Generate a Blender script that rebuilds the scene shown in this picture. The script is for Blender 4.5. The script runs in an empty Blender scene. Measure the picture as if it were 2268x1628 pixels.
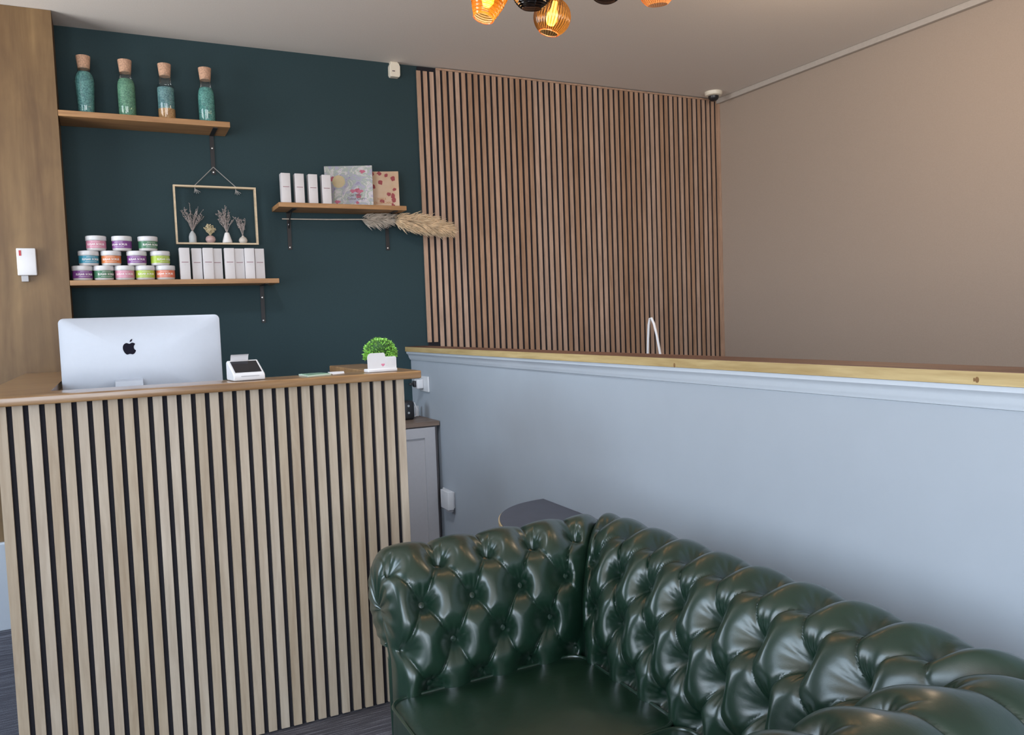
import bpy, bmesh, math, random
from mathutils import Vector, Matrix
random.seed(7)
PI = math.pi
sc = bpy.context.scene
COL = sc.collection
S, C = math.sin, math.cos

# ------------------------------------------------------------------ materials
def new_mat(name):
    m = bpy.data.materials.new(name); m.use_nodes = True
    nt = m.node_tree; nt.nodes.clear()
    return m, nt, nt.nodes, nt.links
def out(nt, sh):
    o = nt.nodes.new('ShaderNodeOutputMaterial'); nt.links.new(sh, o.inputs[0])
def coords(N, L, scale=(1, 1, 1), kind='Object'):
    tc = N.new('ShaderNodeTexCoord'); mp = N.new('ShaderNodeMapping')
    mp.inputs['Scale'].default_value = scale
    L.new(tc.outputs[kind], mp.inputs[0]); return mp.outputs[0]
def noise(N, L, vec, scale, detail=4, rough=.55, dist=0):
    n = N.new('ShaderNodeTexNoise'); n.inputs['Scale'].default_value = scale
    n.inputs['Detail'].default_value = detail; n.inputs['Roughness'].default_value = rough
    n.inputs['Distortion'].default_value = dist
    L.new(vec, n.inputs['Vector']); return n.outputs[0]
def ramp(N, L, fac, stops):
    r = N.new('ShaderNodeValToRGB'); e = r.color_ramp.elements
    while len(e) < len(stops): e.new(.5)
    for el, (p, c) in zip(e, stops): el.position = p; el.color = (*c, 1)
    L.new(fac, r.inputs[0]); return r.outputs[0]
def bump(N, L, h, strength, dist=.01):
    b = N.new('ShaderNodeBump'); b.inputs['Strength'].default_value = strength
    b.inputs['Distance'].default_value = dist; L.new(h, b.inputs['Height']); return b.outputs[0]
def plain(name, col, rough=.5, metal=0, var=.04, nscale=60, bstr=0, coat=0, spec=.5, emit=None, estr=0):
    m, nt, N, L = new_mat(name)
    b = N.new('ShaderNodeBsdfPrincipled')
    v = coords(N, L)
    f = noise(N, L, v, nscale)
    c0 = tuple(max(0, x * (1 - var)) for x in col); c1 = tuple(min(1, x * (1 + var)) for x in col)
    L.new(ramp(N, L, f, [(.3, c0), (.7, c1)]), b.inputs['Base Color'])
    b.inputs['Roughness'].default_value = rough; b.inputs['Metallic'].default_value = metal
    b.inputs['Coat Weight'].default_value = coat; b.inputs['Specular IOR Level'].default_value = spec
    if bstr: L.new(bump(N, L, f, bstr, .002), b.inputs['Normal'])
    if emit:
        b.inputs['Emission Color'].default_value = (*emit, 1); b.inputs['Emission Strength'].default_value = estr
    out(nt, b.outputs[0]); return m
def wood(name, dark, light, axis='X', rough=.45, fine=1., coat=0, island=0., blotch=0., stops=(.3, .7)):
    m, nt, N, L = new_mat(name)
    b = N.new('ShaderNodeBsdfPrincipled')
    sc_ = {'X': (1.2, 14, 14), 'Y': (14, 1.2, 14), 'Z': (14, 14, 1.2)}[axis]
    v = coords(N, L, sc_)
    if island:
        g = N.new('ShaderNodeNewGeometry'); a = N.new('ShaderNodeVectorMath'); a.operation = 'MULTIPLY_ADD'
        cx = N.new('ShaderNodeCombineXYZ')
        for i in range(3): L.new(g.outputs['Random Per Island'], cx.inputs[i])
        a.inputs[1].default_value = (31, 17, 53); L.new(cx.outputs[0], a.inputs[0]); L.new(v, a.inputs[2]); v = a.outputs[0]
    f = noise(N, L, v, 2.2 * fine, 6, .6, .6)
    w = N.new('ShaderNodeTexNoise'); w.inputs['Scale'].default_value = 9 * fine; w.inputs['Detail'].default_value = 3
    L.new(v, w.inputs['Vector'])
    mx = N.new('ShaderNodeMath'); mx.operation = 'MULTIPLY_ADD'; mx.inputs[1].default_value = .35
    L.new(w.outputs[0], mx.inputs[0]); L.new(f, mx.inputs[2])
    sb = N.new('ShaderNodeMath'); sb.operation = 'SUBTRACT'; sb.inputs[1].default_value = .17
    L.new(mx.outputs[0], sb.inputs[0]); fac = sb.outputs[0]
    col = ramp(N, L, fac, [(stops[0], dark), (stops[1], light)])
    if blotch:
        bn = noise(N, L, coords(N, L, (1.6, 1.6, .7)), 3.2, 4, .6, .5)
        hs = N.new('ShaderNodeMix'); hs.data_type = 'RGBA'; hs.blend_type = 'MULTIPLY'
        L.new(ramp(N, L, bn, [(.3, (1 - blotch, 1 - blotch * 1.1, 1 - blotch * 1.2)), (.7, (1, 1, 1))]), hs.inputs[7])
        L.new(col, hs.inputs[6]); hs.inputs[0].default_value = 1; col = hs.outputs[2]
    if island:
        h = N.new('ShaderNodeHueSaturation'); mr = N.new('ShaderNodeMapRange')
        mr.inputs[3].default_value = 1 - island; mr.inputs[4].default_value = 1 + island
        L.new(g.outputs['Random Per Island'], mr.inputs[0]); L.new(mr.outputs[0], h.inputs['Value'])
        m2 = N.new('ShaderNodeMapRange'); m2.inputs[3].default_value = 1.12; m2.inputs[4].default_value = .85
        L.new(g.outputs['Random Per Island'], m2.inputs[0]); L.new(m2.outputs[0], h.inputs['Saturation'])
        L.new(col, h.inputs['Color']); col = h.outputs[0]
    L.new(col, b.inputs['Base Color']); b.inputs['Roughness'].default_value = rough
    b.inputs['Coat Weight'].default_value = coat; b.inputs['Coat Roughness'].default_value = .12
    L.new(bump(N, L, fac, .15, .002), b.inputs['Normal'])
    out(nt, b.outputs[0]); return m
def thin_glass(name, tint, gloss=.12, rough=.03, dens=1.):
    m, nt, N, L = new_mat(name)
    t = N.new('ShaderNodeBsdfTransparent'); t.inputs[0].default_value = (*tint, 1)
    g = N.new('ShaderNodeBsdfGlossy'); g.inputs['Roughness'].default_value = rough
    lw = N.new('ShaderNodeLayerWeight'); lw.inputs[0].default_value = .25
    mr = N.new('ShaderNodeMapRange'); mr.inputs[3].default_value = gloss * .5; mr.inputs[4].default_value = min(1, gloss * 5)
    L.new(lw.outputs['Fresnel'], mr.inputs[0])
    mx = N.new('ShaderNodeMixShader'); L.new(mr.outputs[0], mx.inputs[0]); L.new(t.outputs[0], mx.inputs[1]); L.new(g.outputs[0], mx.inputs[2])
    out(nt, mx.outputs[0]); return m
def shade_glass(name, tint, diff, k=.35):
    m, nt, N, L = new_mat(name)
    t = N.new('ShaderNodeBsdfTransparent'); t.inputs[0].default_value = (*tint, 1)
    d = N.new('ShaderNodeBsdfTranslucent'); d.inputs[0].default_value = (*diff, 1)
    g = N.new('ShaderNodeBsdfGlossy'); g.inputs['Roughness'].default_value = .08
    m1 = N.new('ShaderNodeMixShader'); m1.inputs[0].default_value = k; L.new(t.outputs[0], m1.inputs[1]); L.new(d.outputs[0], m1.inputs[2])
    m2 = N.new('ShaderNodeMixShader'); m2.inputs[0].default_value = .08; L.new(m1.outputs[0], m2.inputs[1]); L.new(g.outputs[0], m2.inputs[2])
    out(nt, m2.outputs[0]); return m

def leather():
    m, nt, N, L = new_mat('green_leather')
    b = N.new('ShaderNodeBsdfPrincipled'); v = coords(N, L)
    f = noise(N, L, v, 5, 4)
    L.new(ramp(N, L, f, [(.3, (.005, .022, .012)), (.7, (.010, .031, .018))]), b.inputs['Base Color'])
    r = N.new('ShaderNodeMapRange'); r.inputs[3].default_value = .29; r.inputs[4].default_value = .38
    L.new(noise(N, L, v, 9, 5), r.inputs[0]); L.new(r.outputs[0], b.inputs['Roughness'])
    b.inputs['Specular IOR Level'].default_value = .55
    b.inputs['Coat Weight'].default_value = .55; b.inputs['Coat Roughness'].default_value = .24
    vo = N.new('ShaderNodeTexVoronoi'); vo.inputs['Scale'].default_value = 520; L.new(v, vo.inputs['Vector'])
    b1 = bump(N, L, vo.outputs['Distance'], .10, .0006)
    bn = N.new('ShaderNodeBump'); bn.inputs['Strength'].default_value = .25; bn.inputs['Distance'].default_value = .004
    L.new(noise(N, L, v, 22, 3), bn.inputs['Height']); L.new(b1, bn.inputs['Normal'])
    L.new(bn.outputs[0], b.inputs['Normal'])
    out(nt, b.outputs[0]); return m
def carpet():
    m, nt, N, L = new_mat('carpet')
    b = N.new('ShaderNodeBsdfPrincipled')
    f = noise(N, L, coords(N, L, (1.6, 60, 1)), 3.2, 5, .65)
    g = noise(N, L, coords(N, L), 260, 2)
    a = N.new('ShaderNodeMath'); a.operation = 'MULTIPLY_ADD'; a.inputs[1].default_value = .18; L.new(g, a.inputs[0]); L.new(f, a.inputs[2])
    L.new(ramp(N, L, a.outputs[0], [(.42, (.035, .035, .045)), (.62, (.085, .083, .10)), (.74, (.24, .24, .28))]), b.inputs['Base Color'])
    b.inputs['Roughness'].default_value = .95
    L.new(bump(N, L, g, .5, .004), b.inputs['Normal'])
    out(nt, b.outputs[0]); return m
def book_mat(name, kind):
    m, nt, N, L = new_mat(name)
    b = N.new('ShaderNodeBsdfPrincipled'); b.inputs['Roughness'].default_value = .5
    v = coords(N, L)
    if kind == 'marble':
        f = noise(N, L, v, 16, 5, .6, 2.2)
        c = ramp(N, L, f, [(.28, (.15, .13, .22)), (.40, (.32, .30, .40)), (.5, (.27, .32, .26)), (.58, (.50, .46, .47)), (.7, (.24, .22, .33))])
        th, cc, vs = .30, (.32, .05, .09), 22
    else:
        f = noise(N, L, v, 9, 3)
        c = ramp(N, L, f, [(.3, (.50, .32, .19)), (.7, (.60, .45, .32))])
        th, cc, vs = .34, (.27, .018, .025), 27
    vo = N.new('ShaderNodeTexVoronoi'); vo.inputs['Scale'].default_value = vs; vo.inputs['Randomness'].default_value = .85
    nz = N.new('ShaderNodeTexNoise'); nz.inputs['Scale'].default_value = 60
    L.new(v, nz.inputs['Vector'])
    mm = N.new('ShaderNodeVectorMath'); mm.operation = 'MULTIPLY_ADD'; mm.inputs[1].default_value = (.018,) * 3
    L.new(nz.outputs['Color'], mm.inputs[0]); L.new(v, mm.inputs[2]); L.new(mm.outputs[0], vo.inputs['Vector'])
    lt = N.new('ShaderNodeMath'); lt.operation = 'LESS_THAN'; lt.inputs[1].default_value = th; L.new(vo.outputs['Distance'], lt.inputs[0])
    sep = N.new('ShaderNodeSeparateColor'); L.new(vo.outputs['Color'], sep.inputs[0])
    gt = N.new('ShaderNodeMath'); gt.operation = 'LESS_THAN'; gt.inputs[1].default_value = .16 if kind == 'marble' else .6; L.new(sep.outputs[0], gt.inputs[0])
    an = N.new('ShaderNodeMath'); an.operation = 'MULTIPLY'; L.new(lt.outputs[0], an.inputs[0]); L.new(gt.outputs[0], an.inputs[1])
    mx = N.new('ShaderNodeMix'); mx.data_type = 'RGBA'; L.new(an.outputs[0], mx.inputs[0]); L.new(c, mx.inputs[6])
    mx.inputs[7].default_value = (*cc, 1)
    L.new(mx.outputs[2], b.inputs['Base Color']); out(nt, b.outputs[0]); return m
def fill_mat(name, dark, light):
    m, nt, N, L = new_mat(name)
    b = N.new('ShaderNodeBsdfPrincipled'); v = coords(N, L)
    vo = N.new('ShaderNodeTexVoronoi'); vo.inputs['Scale'].default_value = 190; L.new(v, vo.inputs['Vector'])
    sep = N.new('ShaderNodeSeparateColor'); L.new(vo.outputs['Color'], sep.inputs[0])
    L.new(ramp(N, L, sep.outputs[0], [(.1, dark), (.9, light)]), b.inputs['Base Color'])
    b.inputs['Roughness'].default_value = .6
    L.new(bump(N, L, vo.outputs['Distance'], .8, .003), b.inputs['Normal'])
    out(nt, b.outputs[0]); return m

M = {}
M['wall_green'] = plain('dark_green_paint', (.024, .049, .057), .75, var=.05, nscale=130, bstr=.15, spec=.25)
M['white_paint'] = plain('white_wall_paint', (.385, .42, .465), .55, var=.015, nscale=8, bstr=.05)
M['gloss_white'] = plain('white_gloss_paint', (.58, .62, .67), .28, var=.01)
M['ceiling'] = plain('ceiling_paint', (.74, .69, .64), .85, var=.03, nscale=140, bstr=.2)
M['beige'] = plain('beige_wall_paint', (.37, .30, .245), .8, var=.03, nscale=160, bstr=.2)
M['felt'] = plain('black_felt', (.012, .011, .016), .95, var=.2, nscale=200)
M['oak_slat'] = wood('oak_slat_veneer', (.41, .31, .215), (.55, .445, .33), 'Z', .5, 1., island=.09)
M['brown_slat'] = wood('walnut_slat_veneer', (.32, .20, .132), (.50, .325, .225), 'Z', .5, 1.2, island=.12)
M['counter'] = wood('oiled_oak', (.17, .080, .030), (.40, .235, .105), 'X', .30, .9, coat=.5, stops=(.25, .75))
M['shelf'] = wood('shelf_oak', (.27, .13, .05), (.44, .24, .10), 'X', .45, 1.)
M['ply'] = wood('wood_cladding', (.14, .074, .026), (.235, .142, .058), 'Z', .5, .35, blotch=.35)
M['pine'] = wood('pine_edge', (.36, .24, .09), (.56, .42, .20), 'Y', .5, .8)
M['brown_top'] = wood('dark_brown_wood', (.085, .035, .020), (.17, .080, .048), 'Y', .5, 1.)
M['cab_top'] = wood('walnut_laminate', (.12, .08, .06), (.24, .17, .13), 'X', .45, 1.)
M['cab_grey'] = plain('grey_cabinet_paint', (.46, .45, .47), .5, var=.02)
M['cab_side'] = plain('dark_grey_laminate', (.12, .11, .115), .5, var=.05)
M['leather'] = leather()
M['carpet'] = carpet()
M['black'] = plain('black_plastic', (.015, .015, .018), .35, var=.1)
M['black_metal'] = plain('black_powder_metal', (.018, .018, .02), .5, .2, var=.1)
M['screw'] = plain('zinc_screw', (.6, .6, .6), .3, .9)
M['alu'] = plain('silver_aluminium', (.52, .56, .63), .45, .25, var=.01)
M['logo'] = plain('black_logo', (.012, .011, .022), .7, var=.02, spec=.1)
M['white_plastic'] = plain('white_plastic', (.68, .68, .70), .3, var=.01)
M['cream_plastic'] = plain('cream_plastic', (.80, .74, .62), .4, var=.02)
M['grey_plastic'] = plain('grey_plastic', (.42, .42, .44), .4, var=.02)
M['screen'] = plain('black_glass', (.010, .010, .014), .08, var=.02)
M['cork'] = plain('cork', (.50, .30, .20), .85, var=.3, nscale=140, bstr=.4)
M['paper'] = plain('white_card', (.64, .62, .63), .5, var=.01)
M['line'] = plain('maroon_print', (.20, .04, .06), .5)
M['print'] = plain('pale_grey_print', (.55, .53, .55), .5)
M['dark_print'] = plain('dark_print', (.10, .07, .08), .5)
M['bronze_print'] = plain('brown_print', (.42, .20, .08), .5)
M['white_print'] = plain('white_print', (.85, .82, .82), .5)
M['faded'] = plain('faded_red_flower', (.38, .08, .14), .5)
M['pink'] = plain('pink_print', (.65, .20, .32), .5)
M['red'] = plain('red_led', (.45, .02, .03), .4)
M['mint'] = plain('mint_green_glass', (.33, .52, .36), .12, var=.03)
M['mint_edge'] = plain('pale_glass_edge', (.62, .78, .68), .15, var=.02)
M['leaf'] = plain('bright_green_leaf', (.25, .55, .09), .5, var=.6, nscale=45)
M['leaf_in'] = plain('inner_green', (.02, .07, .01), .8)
M['pampas'] = plain('pampas_beige', (.80, .63, .43), .9, var=.25, nscale=30)
M['pampas_grey'] = plain('pampas_grey_beige', (.60, .53, .45), .9, var=.2, nscale=30)
M['stem'] = plain('dried_stem', (.55, .48, .40), .8, var=.1)
M['twig'] = plain('dried_lavender', (.34, .29, .27), .9, var=.3)
M['twig2'] = plain('dried_cream_flower', (.52, .44, .28), .9, var=.3)
M['vase_grey'] = plain('grey_ceramic', (.48, .50, .50), .5)
M['vase_pink'] = plain('pink_ceramic', (.48, .33, .31), .5)
M['vase_white'] = plain('white_ceramic', (.80, .79, .78), .4)
M['vase_cream'] = plain('cream_ceramic', (.55, .50, .44), .5)
M['light_wood'] = wood('pale_beech', (.50, .38, .24), (.66, .53, .36), 'X', .5, 1.)
M['string'] = plain('grey_string', (.30, .29, .28), .9)
M['table_top'] = plain('black_stained_top', (.060, .058, .076), .35, var=.1, nscale=20)
M['birch'] = plain('birch_edge', (.56, .42, .24), .5)
M['glass'] = thin_glass('clear_glass', (.96, .98, .98), .10)
M['jar_body'] = plain('clear_white_jar', (.62, .60, .60), .25)
M['cable_white'] = plain('white_cable', (.75, .76, .78), .35)
M['brass'] = plain('dark_bronze_metal', (.05, .035, .025), .35, .8)

# ------------------------------------------------------------------ mesh builder
class MB:
    def __init__(s): s.v = []; s.f = []; s.m = []; s.mats = []
    def mi(s, mat):
        if mat not in s.mats: s.mats.append(mat)
        return s.mats.index(mat)
    def add(s, vs, fs, mat=None):
        b = len(s.v); s.v += [tuple(v) for v in vs]
        k = s.mi(mat) if mat else 0
        for f in fs: s.f.append([i + b for i in f]); s.m.append(k)
        return s
    def box(s, x0, x1, y0, y1, z0, z1, mat=None, bev=0):
        if bev <= 0:
            vs = [(x, y, z) for z in (z0, z1) for y in (y0, y1) for x in (x0, x1)]
            fs = [(0, 2, 3, 1), (4, 5, 7, 6), (0, 1, 5, 4), (2, 6, 7, 3), (0, 4, 6, 2), (1, 3, 7, 5)]
            return s.add(vs, fs, mat)
        bm = bmesh.new(); bmesh.ops.create_cube(bm, size=1)
        for v in bm.verts:
            v.co = Vector(((x0 + x1) / 2 + v.co.x * (x1 - x0), (y0 + y1) / 2 + v.co.y * (y1 - y0), (z0 + z1) / 2 + v.co.z * (z1 - z0)))
        bmesh.ops.bevel(bm, geom=list(bm.edges), offset=bev, segments=3, profile=.5, affect='EDGES')
        return s.bm(bm, mat)
    def bm(s, bm, mat=None):
        bm.verts.ensure_lookup_table(); bm.verts.index_update()
        s.add([v.co.copy() for v in bm.verts], [[v.index for v in f.verts] for f in bm.faces], mat); bm.free(); return s
    def lathe(s, prof, n=32, cx=0, cy=0, z0=0, mat=None, rib=0, ribn=0, T=None):
        vs = []
        for (r, z) in prof:
            for i in range(n):
                a = 2 * PI * i / n; rr = r * (1 + rib * C(ribn * a)) if rib else r
                vs.append(Vector((cx + rr * C(a), cy + rr * S(a), z0 + z)))
        if T: vs = [T @ v for v in vs]
        fs = []
        for k in range(len(prof) - 1):
            for i in range(n):
                j = (i + 1) % n; fs.append((k * n + i, k * n + j, (k + 1) * n + j, (k + 1) * n + i))
        if prof[0][0] > 1e-6 and rib >= 0 and not getattr(s, 'open', False):
            fs.append(tuple(reversed(range(n)))); fs.append(tuple((len(prof) - 1) * n + i for i in range(n)))
        return s.add(vs, fs, mat)
    def tube(s, pts, r, n=8, mat=None, caps=True):
        pts = [Vector(p) for p in pts]; rs = r if isinstance(r, (list, tuple)) else [r] * len(pts)
        vs = []; up = None
        for i, p in enumerate(pts):
            d = (pts[min(i + 1, len(pts) - 1)] - pts[max(i - 1, 0)]).normalized()
            if up is None:
                up = Vector((0, 0, 1)) if abs(d.z) < .9 else Vector((1, 0, 0))
            a = d.cross(up).normalized(); up = a.cross(d).normalized()
            for k in range(n):
                t = 2 * PI * k / n; vs.append(p + (a * C(t) + up * S(t)) * rs[i])
        fs = []
        for i in range(len(pts) - 1):
            for k in range(n):
                j = (k + 1) % n; fs.append((i * n + k, i * n + j, (i + 1) * n + j, (i + 1) * n + k))
        if caps:
            fs.append(tuple(reversed(range(n)))); fs.append(tuple((len(pts) - 1) * n + k for k in range(n)))
        return s.add(vs, fs, mat)
    def prism(s, poly, axis, a, b, mat=None):
        # poly: list of 2D pts; axis: extrusion axis; (u,v) are the other two axes in order
        def P(u, v, w):
            return {'X': (w, u, v), 'Y': (u, w, v), 'Z': (u, v, w)}[axis]
        n = len(poly); vs = [P(u, v, a) for u, v in poly] + [P(u, v, b) for u, v in poly]
        fs = [tuple(reversed(range(n))), tuple(range(n, 2 * n))] + [(i, (i + 1) % n, n + (i + 1) % n, n + i) for i in range(n)]
        return s.add(vs, fs, mat)
    def build(s, name, mat=None, parent=None, smooth=False, loc=(0, 0, 0), angle=40):
        me = bpy.data.meshes.new(name); me.from_pydata(s.v, [], s.f)
        mats = s.mats if s.mats else [mat]
        for m in mats: me.materials.append(m if m else mat)
        if s.mats: me.polygons.foreach_set('material_index', s.m)
        bm = bmesh.new(); bm.from_mesh(me); bmesh.ops.recalc_face_normals(bm, faces=bm.faces)
        bm.to_mesh(me); bm.free()
        if smooth:
            me.polygons.foreach_set('use_smooth', [True] * len(me.polygons))
            try: me.set_sharp_from_angle(angle=math.radians(angle))
            except Exception: pass
        me.update()
        o = bpy.data.objects.new(name, me); COL.objects.link(o); o.location = loc
        if parent: o.parent = parent
        return o
def tag(o, label, cat, group=None):
    o['label'] = label; o['category'] = cat
    if group: o['group'] = group
    return o
def thing(name, label, cat, loc, rz=0, group=None):
    o = bpy.data.objects.new(name, None); COL.objects.link(o); o.location = loc; o.rotation_euler = (0, 0, rz)
    o.empty_display_size = .05
    return tag(o, label, cat, group)
def struct(o):
    o['kind'] = 'structure'; return o
def dup(root, loc, rz, label, group=None, mats=None):
    def rec(o, par):
        c = o.copy(); COL.objects.link(c)
        if par: c.parent = par
        if mats and o.data and o.name.split('.')[0] in mats:
            c.data = o.data.copy(); c.data.materials[0] = mats[o.name.split('.')[0]]
        for ch in [x for x in bpy.data.objects if x.parent == o]: rec(ch, c)
        return c
    r = rec(root, None); r.location = loc; r.rotation_euler = (0, 0, rz); r['label'] = label
    if group: r['group'] = group
    return r
def text_mesh(txt, size, thick=.0003, bold=0.):
    cu = bpy.data.curves.new('t', 'FONT'); cu.body = txt; cu.size = size; cu.extrude = thick
    cu.align_x = 'CENTER'; cu.align_y = 'CENTER'; cu.offset = bold; cu.resolution_u = 3
    o = bpy.data.objects.new('t', cu); COL.objects.link(o)
    dg = bpy.context.evaluated_depsgraph_get(); dg.update()
    me = bpy.data.meshes.new_from_object(o.evaluated_get(dg))
    vs = [v.co.copy() for v in me.vertices]; fs = [list(p.vertices) for p in me.polygons]
    bpy.data.objects.remove(o); bpy.data.curves.remove(cu); bpy.data.meshes.remove(me)
    return vs, fs

# ------------------------------------------------------------------ camera
cam_d = bpy.data.cameras.new('camera'); cam = bpy.data.objects.new('camera', cam_d); COL.objects.link(cam)
cam_d.sensor_width = 36; cam_d.lens = 1777.3 / 2268 * 36; cam_d.clip_start = .02
yaw, pit, rol = .46, .0596, .0369
fw = Vector((S(yaw) * C(pit), C(yaw) * C(pit), -S(pit))); r_ = Vector((C(yaw), -S(yaw), 0)); u_ = r_.cross(fw)
rr = r_ * C(rol) - u_ * S(rol); uu = r_ * S(rol) + u_ * C(rol)
mw = Matrix((rr, uu, -fw)).transposed().to_4x4(); mw.translation = (0, 0, 1.32)
cam.matrix_world = mw; sc.camera = cam

# ------------------------------------------------------------------ room shell
YB, XR, XL, ZC, YF = 4.4535, 3.886, -1.8, 2.80, -3.8
def sbox(name, mat, *a, bev=0):
    return struct(MB().box(*a, bev=bev).build(name, mat))
sbox('floor', M['carpet'], XL - .3, XR + .2, YF - .2, YB + .2, -.1, 0)
sbox('ceiling', M['ceiling'], XL - .3, XR + .2, YF - .2, YB + .2, ZC, ZC + .15)
sbox('wall_back', M['wall_green'], XL - .3, XR + .2, YB, YB + .15, 0, ZC)
sbox('wall_right', M['beige'], XR, XR + .15, YF - .2, YB, 0, ZC)
# left wall with a wide shop window beside the viewer
wl = MB(); wy0, wy1, wz0, wz1 = -3.3, .45, .6, 2.6
wl.box(XL - .2, XL, YF - .2, wy0, 0, ZC); wl.box(XL - .2, XL, wy1, 2.7, 0, ZC); wl.box(XL - .2, XL, 4.15, YB, 0, ZC); wl.box(XL - .2, XL, 2.7, 4.15, 0, .9); wl.box(XL - .2, XL, 2.7, 4.15, 2.65, ZC)
wl.box(XL - .2, XL, wy0, wy1, 0, wz0); wl.box(XL - .2, XL, wy0, wy1, wz1, ZC)
struct(wl.build('wall_left', M['white_paint']))
sbox('shading_ledge', M['white_paint'], XL + .001, XL + .5, -3.3, .45, 0, .46)  # unseen ledge below the window, added to shade the desk's lower left
fr = MB(); fx0, fx1 = XL - .13, XL - .08
for (a, b, c, d) in [(wy0, wy1, wz0, wz0 + .06), (wy0, wy1, wz1 - .06, wz1)]: fr.box(fx0, fx1, a, b, c, d)
for y in (wy0 + .03, -2.05, -.8, wy1 - .03): fr.box(fx0, fx1, y - .03, y + .03, wz0 + .06, wz1 - .06)
struct(fr.build('window_1', M['white_plastic']))
fr = MB()
for (a, b, c, d) in [(2.7, 4.15, .9, .96), (2.7, 4.15, 2.59, 2.65), (2.7, 2.76, .96, 2.59), (4.09, 4.15, .96, 2.59)]: fr.box(fx0, fx1, a, b, c, d)
struct(fr.build('window_3', M['white_plastic']))
# front wall (behind the viewer) with a shop window
wf = MB(); gx0, gx1, gz0, gz1 = -1.5, 1.45, .5, 2.6
wf.box(XL, gx0, YF - .2, YF, 0, ZC); wf.box(gx1, XR, YF - .2, YF, 0, ZC)
wf.box(gx0, gx1, YF - .2, YF, 0, gz0); wf.box(gx0, gx1, YF - .2, YF, gz1, ZC)
struct(wf.build('wall_front', M['white_paint']))
fr = MB()
for (c, d) in [(gz0, gz0 + .06), (gz1 - .06, gz1)]: fr.box(gx0, gx1, YF - .13, YF - .08, c, d)
for x in (gx0 + .03, 0, gx1 - .03): fr.box(x - .03, x + .03, YF - .13, YF - .08, gz0 + .06, gz1 - .06)
struct(fr.build('window_2', M['white_plastic']))
# wood clad corner column + clad strip of the left wall above the counter
sbox('wall_column', M['ply'], XL + .001, -.163, 4.257, YB - .001, 0, ZC - .001)
sbox('trim_1', M['gloss_white'], XL + .002, -.36, 4.225, 4.2565, 0, .40, bev=.006)
# low partition
XP = 1.55
sbox('wall_partition', M['white_paint'], XP, 1.622, -1.2, YB - .001, 0, 1.156)
cp = MB()
cp.box(1.5175, 1.6435, -1.25, YB - .001, 1.158, 1.1845, M['pine'])
cp.box(1.5185, 1.6425, -1.249, YB - .002, 1.1845, 1.1862, M['brown_top'])  # cap top in a darker brown than its pine edge
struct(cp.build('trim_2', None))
mo = MB()
pr = [(XP, 1.108), (XP - .006, 1.110), (XP - .009, 1.118), (XP - .013, 1.124), (XP - .014, 1.132), (XP - .020, 1.141), (XP - .026, 1.146), (XP - .027, 1.157), (XP, 1.157)]
mo.prism([(x, z) for x, z in pr], 'Y', -1.2, YB - .002)
struct(mo.build('trim_3', M['gloss_white'], smooth=True, angle=35))
tr = MB(); tr.box(XR - .030, XR - .001, YF, YB - .02, ZC - .034, ZC - .001, bev=.004)
struct(tr.build('trim_4', plain('coving_paint', (.44, .40, .36), .6)))
# knots in the pine edge
kn = MB()
for (y, z, a, b) in [(1.955, 1.164, .004, .007), (1.004, 1.168, .004, .006), (1.01, 1.168, .002, .004)]:
    n = 14; kn.prism([(y + a * C(2 * PI * i / n), z + b * S(2 * PI * i / n)) for i in range(n)], 'X', 1.5171, 1.518)
struct(kn.build('trim_5', plain('pine_knot', (.20, .10, .03), .6)))

# ------------------------------------------------------------------ slatted wall panel
sw = thing('slatted_wall_panel', 'brown vertical wood slat panel covering the back wall up to the ceiling', 'wall panel', (1.65, YB, 0))
MB().box(1.662, XR - .002, YB - .012, YB - .001, .0, 2.795).build('backing', M['felt'], sw, loc=(-1.65, -YB, 0))
sl = MB(); k = 0; x = 1.654
while x < XR - .03:
    top = 2.770 if k < 3 else 2.785
    bot = 1.205 if k < 2 else .02
    w = .0242
    sl.box(x, x + w, YB - .0195, YB - .011, bot, top, bev=0); x += .04; k += 1
sl.build('slats', M['brown_slat'], sw, loc=(-1.65, -YB, 0))
MB().box(1.654 + .12, XR - .002, YB - .025, YB - .010, 2.785, 2.794).build('top_rail', M['brown_slat'], sw, loc=(-1.65, -YB, 0))
MB().box(XR - .016, XR - .001, YB - .026, YB - .010, .02, 2.785).build('edge_strip', M['brown_slat'], sw, loc=(-1.65, -YB, 0))

# ------------------------------------------------------------------ reception desk
dk = thing('reception_desk', 'tall reception desk fronted with pale oak slats under an oak counter', 'desk', (.29, 2.7, 0))
DL = (-.29, -2.7, 0)
def dpart(mb, name, mat, **k): return mb.build(name, mat, dk, loc=DL, **k)
z0c, z1c = 1.131, 1.157
ct = MB()
def slab(x0, x1, y0, y1): ct.box(x0, x1, y0, y1, z0c, z1c, bev=.004)
# U-shaped counter: front ledge and two wings, built as one outline
poly = [(-.368, 2.595), (.925, 2.595), (.939, 2.600), (.945, 2.614), (.945, 3.322), (.800, 3.322), (.800, 2.775), (-.176, 2.775), (-.176, 4.255), (-.364, 4.255), (-.364, 2.66), (-.368, 2.655)]
bm = bmesh.new(); vs = [bm.verts.new((x, y, z0c)) for x, y in poly]; f = bm.faces.new(vs)
ex = bmesh.ops.extrude_face_region(bm, geom=[f]); bmesh.ops.translate(bm, vec=(0, 0, z1c - z0c), verts=[v for v in ex['geom'] if isinstance(v, bmesh.types.BMVert)])
bmesh.ops.bevel(bm, geom=[e for e in bm.edges if abs(e.verts[0].co.z - e.verts[1].co.z) < 1e-5 and not any(v.co.y > 4.2 for v in e.verts)], offset=.004, segments=3, profile=.5, affect='EDGES')
dpart(MB().bm(bm), 'countertop', M['counter'], smooth=True, angle=30)
dpart(MB().box(-.3075, .893, 2.662, 2.680, .004, 1.130), 'felt_backing', M['felt'])
sl = MB()
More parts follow.
